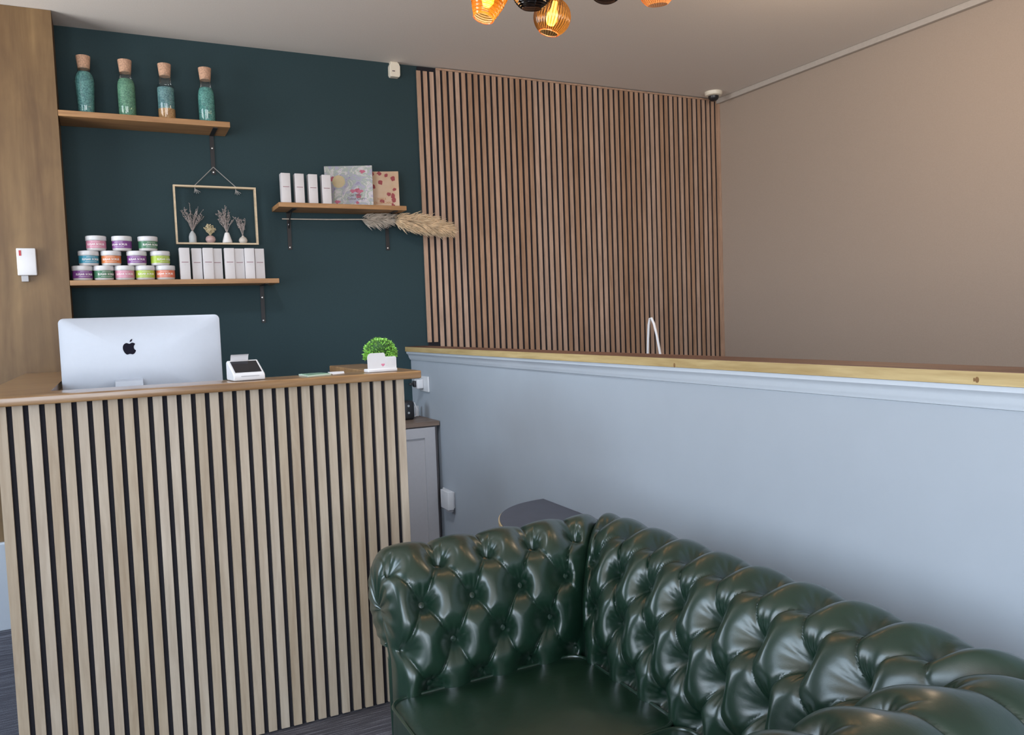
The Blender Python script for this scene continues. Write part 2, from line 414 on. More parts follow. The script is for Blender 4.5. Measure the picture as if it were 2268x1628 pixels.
for i in range(30):
    x1 = .893 - .04046 * i; x0 = x1 - .0268 if i < 29 else -.3075
    sl.box(x0, x1, 2.650, 2.6625, .006, 1.1305, bev=.0012)
dpart(sl, 'slats', M['oak_slat'])
sd = MB(); sd.box(.872, .893, 2.6805, 3.30, .004, 1.130); dpart(sd, 'side_panel', M['cab_grey'], )
sd = MB(); sd.box(-.3075, -.29, 2.6805, 4.0, .004, 1.130); dpart(sd, 'side_panel', M['felt'])
dpart(MB().box(-.289, .871, 2.681, 3.5, .905, .930), 'inner_worktop', M['cab_grey'])

# ------------------------------------------------------------------ desktop computer (back view)
mc = thing('desktop_computer', 'silver all-in-one computer seen from the back, behind the oak counter', 'computer', (.0985, 3.19, .931), 0)
w2, hz0, hz1 = .2645, 1.062 - .931, 1.3805 - .931
def rrect(w, z0, z1, r, n=8):
    pts = []
    for (cx, cz, a0) in [(w - r, z1 - r, 0), (-w + r, z1 - r, 90), (-w + r, z0 + r, 180), (w - r, z0 + r, 270)]:
        for i in range(n + 1):
            a = math.radians(a0 + 90 * i / n); pts.append((cx + r * C(a), cz + r * S(a)))
    return pts
scr = MB()
zc = (hz0 + hz1) / 2; hh = (hz1 - hz0) / 2; base = rrect(w2, hz0, hz1, .018); n = len(base)
def ydome(x, z): return -.003 - .024 * (max(0, 1 - (abs(x) / w2) ** 2.6) * max(0, 1 - (abs(z - zc) / hh) ** 2.6)) ** .55
lay = [1, 1, .996, .985, .965, .94, .9, .85, .78, .7, .6, .5, .4, .3, .2, .1]
vs = []
for k, s_ in enumerate(lay):
    for (x, z) in base:
        X, Z = x * s_, zc + (z - zc) * s_; vs.append((X, .004 if k == 0 else (0 if k == 1 else ydome(X, Z)), Z))
fs = [tuple(range(n))]
for k in range(len(lay) - 1):
    for i in range(n): fs.append((k * n + i, k * n + (i + 1) % n, (k + 1) * n + (i + 1) % n, (k + 1) * n + i))
fs.append(tuple((len(lay) - 1) * n + i for i in reversed(range(n))))
scr.add(vs, fs); scr.build('display_housing', M['alu'], mc, smooth=True, angle=50)
MB().prism(rrect(w2 - .008, hz0 + .07, hz1 - .008, .01), 'Y', .0045, .006).build('screen', M['screen'], mc)
# apple logo outline (normalised), bite on the right as seen from the back
ap = [(0, .30), (.10, .36), (.22, .40), (.34, .37), (.44, .28), (.36, .20), (.31, .09), (.31, -.04), (.36, -.16), (.47, -.24), (.41, -.38), (.31, -.51), (.20, -.56), (.10, -.53), (0, -.50), (-.10, -.53), (-.20, -.56), (-.31, -.50), (-.42, -.34), (-.49, -.14), (-.50, .04), (-.46, .20), (-.38, .31), (-.27, .38), (-.15, .38)]
def smooth_poly(p, it=2):
    for _ in range(it):
        q = []
        for i in range(len(p)):
            a, b = Vector(p[i]), Vector(p[(i + 1) % len(p)]); q += [a * .75 + b * .25, a * .25 + b * .75]
        p = [tuple(v) for v in q]
    return p
ap = [(-.0 + x, z) for x, z in ap]
bt = [(.02, .44), (.05, .56), (.13, .66), (.24, .71), (.22, .60), (.15, .50)]
LZ = 1.2705 - .931; LX = .0525 - .0985; LS = .044
yl = -.0275
lg = MB()
lg.prism([(LX + x * LS, LZ + z * LS) for x, z in smooth_poly(ap)], 'Y', yl - .0006, yl + .006)
lg.prism([(LX + x * LS, LZ + z * LS) for x, z in smooth_poly(bt)], 'Y', yl - .0006, yl + .006)
lg.build('logo', M['logo'], mc)
st = MB(); st.prism([(-.022, 1.160 - .931), (-.050, 1.153 - .931), (-.062, 1.10 - .931), (-.075, .006), (-.070, .006), (-.055, 1.10 - .931), (-.045, 1.150 - .931), (-.018, 1.150 - .931)], 'X', LX - .053, LX + .036)
st.box(LX - .09, LX + .085, -.10, .08, .0005, .006)
st.build('stand', M['alu'], mc, smooth=True, angle=30)

# ------------------------------------------------------------------ payment terminal
pt = thing('payment_terminal', 'white card payment terminal with black touchscreen on the oak counter', 'card reader', (.378, 2.695, z1c), .10)
prof = [(-.045, .001), (.048, .001), (.054, .006), (.052, .058), (.040, .064), (-.040, .024), (-.046, .018), (-.047, .006)]
b = MB(); b.prism([(y, z) for y, z in prof], 'X', -.049, .049)
bm = bmesh.new()
me = b
o = b.build('casing', M['white_plastic'], pt, smooth=True, angle=30)
md = o.modifiers.new('b', 'BEVEL'); md.width = .004; md.segments = 3; md.limit_method = 'ANGLE'
dirv = Vector((0, .080, .040)).normalized(); nrm = Vector((0, -.040, .080)).normalized()
def slope(x, t, off): p = Vector((x, -.040, .024)) + dirv * t + nrm * off; return p
a = [slope(-.041, .006, .0008), slope(.041, .006, .0008), slope(.041, .078, .0008), slope(-.041, .078, .0008)]
q = [p + nrm * .0012 for p in a]
MB().add(a + q, [(3, 2, 1, 0), (4, 5, 6, 7), (0, 1, 5, 4), (1, 2, 6, 5), (2, 3, 7, 6), (3, 0, 4, 7)]).build('touchscreen', M['screen'], pt)
MB().box(-.026, .030, -.0485, -.046, .0145, .0165).build('card_slot', M['grey_plastic'], pt)
pc = []
for i in range(7):
    t = i / 6; pc.append((-.001 + .028 * t, .066 + .020 * S(t * 1.9)))
rp = MB(); n = 7
vs = [(x, .046 - .014 * i / (n - 1), .060 + .022 * S(1.5 * i / (n - 1))) for i in range(n) for x in (-.036, .020)]
vs += [(x, y + .0008, z + .0008) for x, y, z in vs]
fs = [];
for i in range(n - 1):
    a_ = 2 * i; fs += [(a_, a_ + 1, a_ + 3, a_ + 2), (2 * n + a_, 2 * n + a_ + 2, 2 * n + a_ + 3, 2 * n + a_ + 1)]
rp.add(vs, fs)
rp.build('paper_receipt', M['paper'], pt, smooth=True)

# ------------------------------------------------------------------ glass swatch, card, card holder
gl = MB(); P4 = [(.563, 2.640), (.652, 2.690), (.640, 2.772), (.560, 2.768)]
vs = [(x, y, .0005) for x, y in P4] + [(x, y, .0045) for x, y in P4]
g = thing('glass_tray', 'flat pale green glass tray lying on the oak counter beside a white card', 'tray', (.60, 2.70, z1c))
gl.add([(x - .60, y - 2.70, z) for x, y, z in vs], [(3, 2, 1, 0), (4, 5, 6, 7), (0, 1, 5, 4), (1, 2, 6, 5), (2, 3, 7, 6), (3, 0, 4, 7)])
gl.build('rim', M['mint_edge'], g)
gi = MB(); cx = sum(p[0] for p in P4) / 4; cy = sum(p[1] for p in P4) / 4
vs = [(cx + (x - cx) * .88 - .60, cy + (y - cy) * .86 - 2.70, z) for z in (.0046, .0056) for x, y in P4]
gi.add(vs, [(3, 2, 1, 0), (4, 5, 6, 7), (0, 1, 5, 4), (1, 2, 6, 5), (2, 3, 7, 6), (3, 0, 4, 7)]); gi.build('green_inlay', M['mint'], g)
cd = MB(); vs = [(.655, 2.672, .0005), (.700, 2.700, .0005), (.715, 2.765, .004), (.660, 2.772, .004)]
vs = [(x - .68, y - 2.72, z) for x, y, z in vs]; vs += [(x, y, z + .0012) for x, y, z in vs]
cd.add(vs, [(3, 2, 1, 0), (4, 5, 6, 7), (0, 1, 5, 4), (1, 2, 6, 5), (2, 3, 7, 6), (3, 0, 4, 7)])
tag(cd.build('loose_card', M['paper'], loc=(.68, 2.72, z1c)), 'small white card lying beside the green glass tray, one edge curling up', 'card')

ch = thing('card_holder', 'white acrylic business card holder with two card pockets on the counter corner', 'card holder', (.822, 2.672, z1c), .06)
hb = MB(); hb.box(-.053, .053, -.016, .030, .0005, .012, bev=.003)
hb.build('base', M['white_plastic'], ch, smooth=True)
pl = [(-.052, .012), (.051, .012), (.051, .048), (.047, .052), (.012, .052), (.010, .062), (.006, .066), (-.040, .066), (-.048, .062), (-.052, .053)]
MB().prism(pl, 'Y', -.012, -.008).build('front_plate', M['white_plastic'], ch)
MB().prism([(-.046, .012), (.054, .012), (.056, .045), (.052, .050), (-.046, .050)], 'Y', .002, .005).build('back_plate', M['white_plastic'], ch)
MB().box(.014, .046, -.0133, -.0120, .020, .048).build('card', plain('grey_white_card', (.66, .66, .68), .5), ch)
ht = MB(); hp = []
for i in range(24):
    t = 2 * PI * i / 24; hp.append((.002 + .0065 * (S(t) ** 3), .0245 + .0058 * (C(t) * .8125 - .3125 * C(2 * t) - .125 * C(3 * t) - .0625 * C(4 * t))))
ht.prism(hp, 'Y', -.0128, -.0119).build('heart_mark', M['pink'], ch)

# ------------------------------------------------------------------ potted ball plant
pp = thing('potted_plant', 'round bright green artificial plant in a black pot behind the card holder', 'plant', (.905, 2.95, z1c), 0)
MB().lathe([(.026, .0005), (.036, .038), (.036, .042), (.030, .042), (.029, .036), (.001, .036)], 28).build('pot', M['black'], pp, smooth=True)
inn = MB(); inn.lathe([(.001, .036), (.030, .038), (.048, .052), (.053, .068), (.048, .085), (.034, .100), (.001, .106)], 20); inn.build('inner_foliage', M['leaf_in'], pp, smooth=True)
lf = MB(); rd = random.Random(3)
for i in range(1100):
    a = rd.uniform(0, 2 * PI); cz = rd.uniform(-.35, 1); th = math.acos(max(-1, min(1, cz)))
    d = Vector((S(th) * C(a), S(th) * S(a), cz)); R = rd.uniform(.050, .064)
    p = Vector((0, 0, .052)) + Vector((d.x * R, d.y * R, d.z * R * .95))
    t = (d + Vector((rd.uniform(-.8, .8), rd.uniform(-.8, .8), rd.uniform(-.6, .8)))).normalized()
    s_ = t.cross(Vector((rd.uniform(-1, 1), rd.uniform(-1, 1), rd.uniform(-1, 1)))).normalized()
    l = rd.uniform(.008, .013); w = rd.uniform(.0022, .0042)
    lf.add([p - t * l * .5, p + s_ * w, p + t * l * .6, p - s_ * w, p + t.cross(s_) * .0012], [(0, 1, 4), (1, 2, 4), (2, 3, 4), (3, 0, 4)])
lf.build('leaves', M['leaf'], pp)

# ------------------------------------------------------------------ shelves
def bracket(parent, x, z, off, length=.20, brace=False):
    b = MB(); b.box(x - .010, x + .010, YB - .005, YB - .0005, z - length, z); b.box(x - .010, x + .010, 4.27, YB - .005, z - .004, z)
    if brace: b.tube([(x, YB - .004, z - .085), (x, YB - .040, z - .035), (x, YB - .085, z - .005)], .0035, 6)
    br = b.build('bracket', M['black_metal'], parent, loc=off)
    for zz in (z - .065, z - length + .012):
        MB().lathe([(.0045, 0), (.004, .0015), (.001, .002)], 12, T=Matrix.Translation((x, YB - .0052, zz)) @ Matrix.Rotation(PI / 2, 4, 'X')).build('screw', M['screw'], br)
def shelf(x0, x1, zt, th, label, brs):
    t = thing('wall_shelf', label, 'shelf', ((x0 + x1) / 2, 4.35, zt - th)); off = (-(x0 + x1) / 2, -4.35, -(zt - th))
    MB().box(x0, x1, 4.25, YB - .0005, zt - th, zt, bev=.002).build('board', M['shelf'], t, loc=off)
    for x in brs: bracket(t, x, zt - th, off, brace=len(brs) > 1)
    return t
ZS1, ZS2, ZS3 = 2.3545, 1.5765, 1.9665
shelf(-.161, .588, ZS1, .027, 'upper oak wall shelf carrying four corked bottles', [.520])
shelf(-.161, .787, ZS2, .024, 'lowest oak wall shelf, stacked with colourful jars and white boxes', [.730])
shelf(.805, 1.494, ZS3, .024, 'right-hand oak wall shelf with four white boxes and two floral cards', [.890, 1.440])

# ------------------------------------------------------------------ corked bottles
def bottle(x, label, kind, fillm, r=.0425):
    t = thing('corked_bottle', label, 'bottle', (x, 4.35, ZS1), 0, 'corked bottles on the upper shelf')
    H = .228
    if kind == 0: body = [(.033, 0), (.036, .004), (.0375, .06), (.0425, .15), (.043, .168), (.038, .190), (.029, .206), (.0275, .214), (.0275, H)]
    elif kind == 1: body = [(.037, 0), (.040, .004), (.0405, .08), (.0405, .160), (.037, .180), (.029, .194), (.0265, .202), (.0265, H)]
    elif kind == 2: body = [(.038, 0), (.0405, .004), (.0405, .150), (.040, .168), (.037, .178), (.030, .186), (.0285, .194), (.0285, H)]
    else: body = [(.038, 0), (.0405, .004), (.0405, .145), (.037, .168), (.029, .186), (.0265, .196), (.0265, H)]
    g = MB(); g.open = True
    g.lathe(body, 40); g.lathe([(.0001, .0004), (body[0][0], 0)], 40)
    g.build('glass_body', M['glass'], t, smooth=True)
    top = {0: .206, 1: .190, 2: .165, 3: .182}[kind]
    pf = [(.001, .004)]
    bot = .062 if kind == 2 else .004
    def rad(z):
        for (r0, z0), (r1, z1) in zip(body, body[1:]):
            if z0 <= z <= z1: return r0 + (r1 - r0) * (z - z0) / max(1e-6, z1 - z0)
        return body[-1][0]
    def fillprof(a, b):
        pts = [(.001, a)] + [(rad(a + (b - a) * i / 14) - .002, a + (b - a) * i / 14) for i in range(15)] + [(.001, b)]
        return pts
    MB().lathe(fillprof(bot, top), 36).build('granules', fillm, t, smooth=True)
    if kind == 2: MB().lathe(fillprof(.004, .0615), 36).build('sand_layer', SAND, t, smooth=True)
    MB().lathe([(.001, .222), (.0255, .222), (.0262, .2285), (.031, .277), (.0308, .281), (.001, .283)], 32).build('cork', M['cork'], t, smooth=True)
    return t
SAND = fill_mat('orange_sand', (.42, .22, .09), (.60, .36, .16))
TEAL = fill_mat('teal_granules', (.06, .20, .21), (.16, .40, .38))
GRN = fill_mat('sage_granules', (.08, .22, .15), (.18, .40, .26))
TEAL2 = fill_mat('grey_teal_granules', (.07, .18, .21), (.18, .36, .36))
bottle(-.046, 'corked bottle of teal granules tapering to its foot, nearest the wood column', 0, TEAL)
bottle(.131, 'corked bottle of sage green granules, second from the wood column', 1, GRN)
bottle(.307, 'corked bottle with orange sand layer beneath blue-green granules', 2, TEAL2)
bottle(.494, 'corked bottle of teal granules at the open right end of the shelf', 3, fill_mat('sea_granules', (.05, .20, .19), (.15, .42, .37)))

# ------------------------------------------------------------------ jars
JC = dict(purple=(.20, .055, .26), green=(.045, .17, .085), pink=(.60, .24, .34), lime=(.38, .52, .05), coral=(.66, .17, .09), orange=(.66, .20, .06), blue=(.03, .26, .38))
JM = {k: plain(k + '_jar_label', v, .4, var=.05) for k, v in JC.items()}
jt = thing('jar', 'x', 'jar', (0, 0, 0), 0, 'stacked scrub jars')
MB().lathe([(.001, .0005), (.038, .0005), (.0405, .003), (.0425, .010), (.0425, .048), (.001, .048)], 40).build('body', M['jar_body'], jt, smooth=True)
MB().lathe([(.0420, .0118), (.04335, .012), (.04335, .0465), (.0420, .0467)], 40).build('wrap_label', JM['pink'], jt, smooth=True)
MB().lathe([(.001, .0485), (.044, .0485), (.0452, .050), (.0452, .0675), (.0435, .0700), (.001, .0702)], 40).build('lid', M['white_plastic'], jt, smooth=True)
tv, tf = text_mesh('SUGAR SCRUB', .0125, .0002, .0003)
def bend(vs, R, z, a0=0):
    o = []
    for v in vs:
        a = v.x / R + a0 - PI / 2; rr_ = R + v.z
        o.append((rr_ * C(a), rr_ * S(a), z + v.y))
    return o
jtx = MB(); jtx.add(bend(tv, .0436, .029), tf)
for (z, w) in [(.040, .020), (.018, .026)]:
    n = 8; vs = []
    for i in range(n + 1):
        a = -PI / 2 + (i / n - .5) * w * 2 / .0436
        vs += [(.0436 * C(a), .0436 * S(a), z), (.0436 * C(a), .0436 * S(a), z + .0012)]
    jtx.add(vs, [(2 * i, 2 * i + 2, 2 * i + 3, 2 * i + 1) for i in range(n)])
jtx.build('lettering', M['white_print'], jt)
rows = [[('purple', -.108, .3), ('green', -.018, .35), ('pink', .072, 0), ('lime', .1615, .1), ('coral', .252, -.1)],
        [('blue', -.078, .3), ('orange', .017, 0), ('purple', .128, 0), ('lime', .232, .6)],
        [('pink', -.043, 0), ('purple', .067, -.35), ('green', .181, .4)]]
JL = {(0, 0): 'purple-labelled jar with white lid, bottom row beside the wood column',
      (0, 1): 'green-labelled white-lidded jar in the bottom row, between purple and pink ones',
      (0, 2): 'pink-labelled white-lidded jar in the middle of the bottom row',
      (0, 3): 'lime-labelled white-lidded jar in the bottom row, beside the coral one',
      (0, 4): 'coral-labelled white-lidded jar ending the bottom row next to the white boxes',
      (1, 0): 'blue-labelled white-lidded jar, the only blue one in the stack',
      (1, 1): 'orange-labelled white-lidded jar in the middle row beside the blue one',
      (1, 2): 'purple-labelled white-lidded jar in the middle row, between orange and lime',
      (1, 3): 'lime-labelled white-lidded jar at the right end of the middle row',
      (2, 0): 'pink-labelled white-lidded jar in the top row, on the left',
      (2, 1): 'purple-labelled white-lidded jar in the top row, between pink and green',
      (2, 2): 'green-labelled white-lidded jar at the right of the top row'}
first = True
for r, row in enumerate(rows):
    for k, (c, x, rot) in enumerate(row):
        loc = (x * 1.006, 4.325, ZS2 + .0005 + r * .0705)
        rz = rot - .05
        if first:
            jt.location = loc; jt.rotation_euler = (0, 0, rz); jt['label'] = JL[(r, k)]; first = False
            for ch_ in jt.children:
                if ch_.name.startswith('wrap_label'): ch_.data.materials[0] = JM[c]
        else: dup(jt, loc, rz, JL[(r, k)], mats={'wrap_label': JM[c]})

# ------------------------------------------------------------------ white boxes
bx = thing('product_box', 'x', 'box', (0, 0, 0), 0, 'slim white boxes on the lowest shelf')
BW, BH = .047, .158
MB().box(-BW / 2, BW / 2, 0, BW, .0005, BH, bev=.0015).build('carton', M['paper'], bx, smooth=True)
MB().box(-.016, .016, -.0006, .0001, .086, .0885).build('maroon_line', M['line'], bx)
g = MB()
for z, w in [(.078, .011), (.072, .008)]: g.box(-.006 - w / 2 + .006, -.006 + w / 2 + .006, -.0005, .0001, z, z + .0016)
g.build('small_print', M['print'], bx)
lows = [(.344, 4.298, 'slim white box nearest the jars on the lowest shelf'),
        (.402, 4.318, 'slim white box set slightly back, second from the jars'),
        (.4535, 4.296, 'slim white box third from the jars, touching the one behind its right side'),
        (.499, 4.322, 'slim white box fourth from the jars, half tucked behind its left neighbour'),
        (.556, 4.298, 'slim white box fifth from the jars, after the wide gap'),
        (.606, 4.320, 'slim white box sixth from the jars, standing slightly back'),
        (.654, 4.298, 'slim white box seventh from the jars, second from the right'),
        (.7065, 4.320, 'slim white box closest to the shelf end above the counter')]
for i, (x, y, lab) in enumerate(lows):
    if i == 0: bx.location = (x, y, ZS2); bx['label'] = lab; bx.rotation_euler = (0, 0, .02)
    else: dup(bx, (x, y, ZS2), .02 * ((i % 3) - 1), lab)
mids = [(.8555, 'first slim white box at the left end of the right-hand shelf'), (.926, 'second slim white box from the left on the right-hand shelf'),
        (.9965, 'third slim white box from the left on the right-hand shelf'), (1.068, 'slim white box standing against the grey marbled card')]
for x, lab in mids: dup(bx, (x, 4.295, ZS3), .0, lab, 'slim white boxes on the right-hand shelf')

# ------------------------------------------------------------------ colour card books
def book(name, label, xl, yl_, xr, yr, h, mat, lean):
    a = math.atan2(yr - yl_, xr - xl); L_ = math.hypot(xr - xl, yr - yl_)
    t = thing(name, label, 'book', (xl, yl_, ZS3 + .0008), a)
    R = Matrix.Rotation(-lean, 4, 'X')
    def leanv(mb): mb.v = [tuple(R @ Vector(v)) for v in mb.v]; return mb
    leanv(MB().box(0, L_, 0, .010, .0005, h, bev=.001)).build('cover', mat, t)
    return t, L_, leanv
t, Lb, lv = book('colour_card', 'large grey and lilac marbled colour card book with a round gold seal', 1.082, 4.395, 1.322, 4.300, .222, book_mat('marbled_cover', 'marble'), .03)
n = 28
lv(MB().prism([(.075 + .034 * C(2 * PI * i / n), .138 + .034 * S(2 * PI * i / n)) for i in range(n)], 'Y', -.0008, .0002)).build('round_seal', plain('gold_seal', (.46, .36, .19), .4), t)
for s_, (cx, cz), sz in [('Gel Polish', (.165, .062), .017), ('Colour Chart', (.165, .043), .017)]:
    v_, f_ = text_mesh(s_, sz, .0003, .0002)
    mb = MB(); mb.add([(cx + p.x, -.0005 - p.z, cz + p.y) for p in v_], f_); lv(mb).build('lettering', M['dark_print'], t)
for cx, cz in [(.205, .190), (.150, .085), (.190, .083), (.065, .028)]:
    mbr = MB(); mbr.prism([(cx + .014 * C(2 * PI * i / 12) * (1 + .3 * C(i * 2.1)), cz + .010 * S(2 * PI * i / 12) * (1 + .3 * S(i * 1.7))) for i in range(12)], 'Y', -.0006, .0002)
    lv(mbr).build('red_flower', M['faded'], t)
t, Lb, lv = book('colour_card', 'beige colour card book printed with dark red flowers, beside the marbled one', 1.320, 4.400, 1.487, 4.345, .206, book_mat('floral_cover', 'floral'), .03)
for s_, (cx, cz), sz in [('NAILS', (.078, .052), .018), ('COLOR CARD', (.080, .031), .0175)]:
    v_, f_ = text_mesh(s_, sz, .0003, .0003)
    mb = MB(); mb.add([(cx + p.x, -.0005 - p.z, cz + p.y) for p in v_], f_); lv(mb).build('lettering', M['bronze_print'], t)

# ------------------------------------------------------------------ pampas grass
pg = thing('pampas_grass', 'dried beige pampas grass stem with fluffy plume lying under the right-hand shelf', 'dried grass', (1.30, 4.36, 1.90))
o_ = Vector((1.30, 4.40, 1.905))
def plume(mb, p0, p1, p2, r0, n, rd, hang):
    for i in range(n):
        t = rd.random() ** .8
        c = p0 * (1 - t) ** 2 + p1 * 2 * t * (1 - t) + p2 * t * t
        d = ((p1 - p0) * (1 - t) + (p2 - p1) * t).normalized()
        env = r0 * (S(PI * min(1, .12 + t * .9)) ** .6)
        a = rd.uniform(0, 2 * PI)
        side = Vector((0, C(a) * .6, S(a) - hang)); side = side.normalized()
        l = rd.uniform(.028, .062)
        q = c + side * env * rd.uniform(.0, .75)
        e = q + (d * rd.uniform(.6, 1.1) + side * rd.uniform(.2, .8) + Vector((0, 0, -hang * .5))).normalized() * l
        m = (q + e) / 2 + side * l * .12
        if q.x < .205:
            for pp_ in (q, m, e): pp_.z = min(pp_.z, .037)
        mb.tube([q, m, e], [.0009, .0016, .0003], 3, caps=False)
rd = random.Random(5)
mb = MB(); mb.tube([Vector((.853, 4.436, 1.905)) - Vector((1.30, 4.36, 1.90)), Vector((1.1, 4.432, 1.907)) - Vector((1.30, 4.36, 1.90)), Vector((1.34, 4.40, 1.909)) - Vector((1.30, 4.36, 1.90)), Vector((1.60, 4.34, 1.895)) - Vector((1.30, 4.36, 1.90))], .003, 8)
mb.build('stem', M['stem'], pg, smooth=True)
mb = MB(); plume(mb, Vector((-.02, .03, .008)), Vector((.05, .02, .006)), Vector((.13, .00, .012)), .030, 420, rd, .45)
mb.build('small_plume', M['pampas_grey'], pg)
mb = MB(); plume(mb, Vector((.155, -.01, .003)), Vector((.30, -.03, -.010)), Vector((.47, -.05, -.052)), .052, 2600, rd, .25)
mb.build('large_plume', M['pampas'], pg)

# ------------------------------------------------------------------ hanging frame with vases
FY0, FY1 = 4.385, 4.415
fl, fr_, fz0, fz1 = .316, .7165, 1.7615, 2.058
hf = thing('hanging_frame', 'thin pale wood frame hanging on a grey string below the upper shelf', 'frame', ((fl + fr_) / 2, 4.40, fz0)); fo = (-(fl + fr_) / 2, -4.40, -fz0)
b = MB(); w = .0085
b.box(fl, fr_, FY0, FY1, fz0, fz0 + w); b.box(fl, fr_, FY0, FY1, fz1 - w, fz1)
b.box(fl, fl + w, FY0, FY1, fz0 + w, fz1 - w); b.box(fr_ - w, fr_, FY0, FY1, fz0 + w, fz1 - w)
b.build('frame_rails', M['light_wood'], hf, loc=fo)
b = MB(); top = (.519, 4.437, 2.163)
for sx in (.420, .618):
    b.tube([top, (sx, 4.40, fz1 + .002), (sx, 4.40, fz1 - w - .008)], .0022, 6)
    for k in range(4):
        a = -.6 + k * .5; b.tube([(sx, 4.398, fz1 - w - .008), (sx + .022 * S(a) + .008, 4.395, fz1 - w - .010 - .022 * C(a))], [.0022, .0012], 5)
b.build('string', M['string'], hf, loc=fo)
def twigs(n, spread, h, rd, blob=.0022, curl=.3):
    mb = MB()
    for i in range(n):
        a = rd.uniform(-1, 1); dx = a * spread; dy = rd.uniform(-.008, .008); hh = h * rd.uniform(.6, 1) * (1 - .25 * abs(a))
        pts = [Vector((0, 0, 0)), Vector((dx * .35, dy * .5, hh * .45)), Vector((dx * .75 + rd.uniform(-.006, .006), dy, hh * .75)), Vector((dx + rd.uniform(-.008, .008), dy, hh))]
        mb.tube(pts, [.0011, .0010, .0009, .0006], 4)
        for j in range(9):
            t = rd.uniform(.4, 1); p = pts[1].lerp(pts[3], (t - .4) / .6) + Vector((rd.uniform(-.004, .004), rd.uniform(-.003, .003), 0))
            e = p + Vector((rd.uniform(-.010, .010), rd.uniform(-.004, .004), rd.uniform(.001, .012)))
            mb.tube([p, (p + e) / 2 + Vector((0, 0, .001)), e], [.0006, blob * .7, .0004], 4)
    return mb
def vase(x, prof, mat, label, mb, tm, z):
    t = thing('bud_vase', label, 'vase', (x, 4.40, fz0 + w + .0003), 0, 'miniature vases in the hanging frame')
    MB().lathe(prof, 28).build('vase_body', mat, t, smooth=True)
    mb.build('dried_flowers', tm, t, loc=(0, 0, z)); return t
rd = random.Random(11)
vase(.3955, [(.017, 0), (.0185, .003), (.0185, .030), (.014, .045), (.0065, .056), (.006, .058), (.001, .057)], M['vase_grey'], 'grey capsule-shaped bud vase with tall dried sprigs, leftmost in the frame', twigs(17, .055, .150, rd), M['twig'], .055)
vase(.481, [(.014, 0), (.022, .008), (.0245, .018), (.021, .029), (.011, .036), (.008, .037), (.001, .036)], M['vase_pink'], 'squat pink round bud vase holding cream flowers', twigs(18, .024, .058, rd, .005), M['twig2'], .034)
vase(.5625, [(.022, 0), (.0245, .003), (.0235, .010), (.012, .048), (.0095, .053), (.001, .053)], M['vase_white'], 'white cone-shaped bud vase with tall curling dried stems', twigs(16, .042, .148, rd, .0026), M['twig'], .050)
vase(.641, [(.016, 0), (.021, .008), (.0215, .016), (.016, .027), (.006, .034), (.0055, .038), (.001, .037)], M['vase_cream'], 'cream onion-shaped bud vase with dried sprigs, rightmost in the frame', twigs(13, .030, .120, rd), M['twig'], .034)

# ------------------------------------------------------------------ wall devices
t = thing('alarm_sensor', 'small white motion sensor at the ceiling beside the slatted wall', 'sensor', (1.520, YB, 2.715))
b = MB(); b.prism([(-.026, 0), (.024, 0), (.029, .012), (.030, .060), (.022, .078), (-.022, .078), (-.030, .060), (-.031, .012)], 'Y', -.040, -.0005)
o = b.build('housing', M['cream_plastic'], t); md = o.modifiers.new('b', 'BEVEL'); md.width = .003; md.segments = 2
MB().box(-.018, -.002, -.0412, -.0401, .028, .033).build('led_window', M['dark_print'], t)
b = MB(); b.box(-.022, .020, -.030, -.0005, .0785, .0845); b.build('mount', M['cream_plastic'], t)
t = thing('security_camera', 'white dome security camera on the ceiling in the far corner', 'camera', (3.72, 4.30, ZC))
b = MB(); b.lathe([(.058, -.0005), (.058, -.014), (.052, -.024), (.035, -.028), (.001, -.028)], 32); b.build('base', M['cream_plastic'], t, smooth=True)
b = MB(); b.lathe([(.001, -.062), (.016, -.060), (.028, -.052), (.034, -.040), (.035, -.028)], 28); b.build('lens_dome', M['black'], t, smooth=True)
t = thing('control_box', 'small white wall box with a red light on the wood column', 'control box', (-.325, 4.257, 1.60))
MB().box(-.039, .037, -.026, -.0005, 0, .122, bev=.004).build('cover', M['white_plastic'], t, smooth=True)
MB().box(-.029, -.020, -.0272, -.0258, .088, .112).build('indicator', M['red'], t)
MB().box(-.026, .002, -.020, -.0005, -.028, -.0005, bev=.002).build('cable_clamp', M['grey_plastic'], t)

t = thing('wall_socket', 'white wall socket with a plug, on the partition above the cabinet', 'socket', (XP, 4.22, .98))
MB().box(-.010, -.0005, -.062, .075, -.043, .043, bev=.003).build('faceplate', M['white_plastic'], t, smooth=True)
MB().box(-.046, -.0102, .010, .066, -.026, .026, bev=.005).build('adapter', M['white_plastic'], t, smooth=True)
b = MB(); b.box(-.062, -.0462, .024, .052, -.016, .018, bev=.004); b.box(-.085, -.0622, .030, .044, -.006, .008, bev=.002)
b.build('black_plug', M['black'], t, smooth=True)
MB().box(-.0472, -.0462, .022, .054, -.012, .012).build('label_patch', M['print'], t)
t = thing('wall_socket', 'white wall socket carrying a boxy adapter, beside the grey cabinet near the sofa', 'socket', (XP, 3.93, .39))
MB().box(-.010, -.0005, -.075, .075, -.043, .043, bev=.003).build('faceplate', M['white_plastic'], t, smooth=True)
MB().box(-.044, -.0102, -.085, .020, -.048, .048, bev=.003).build('adapter', M['white_plastic'], t, smooth=True)
MB().box(-.036, -.012, -.078, -.030, -.060, -.0482, bev=.002).build('switch', M['grey_plastic'], t)

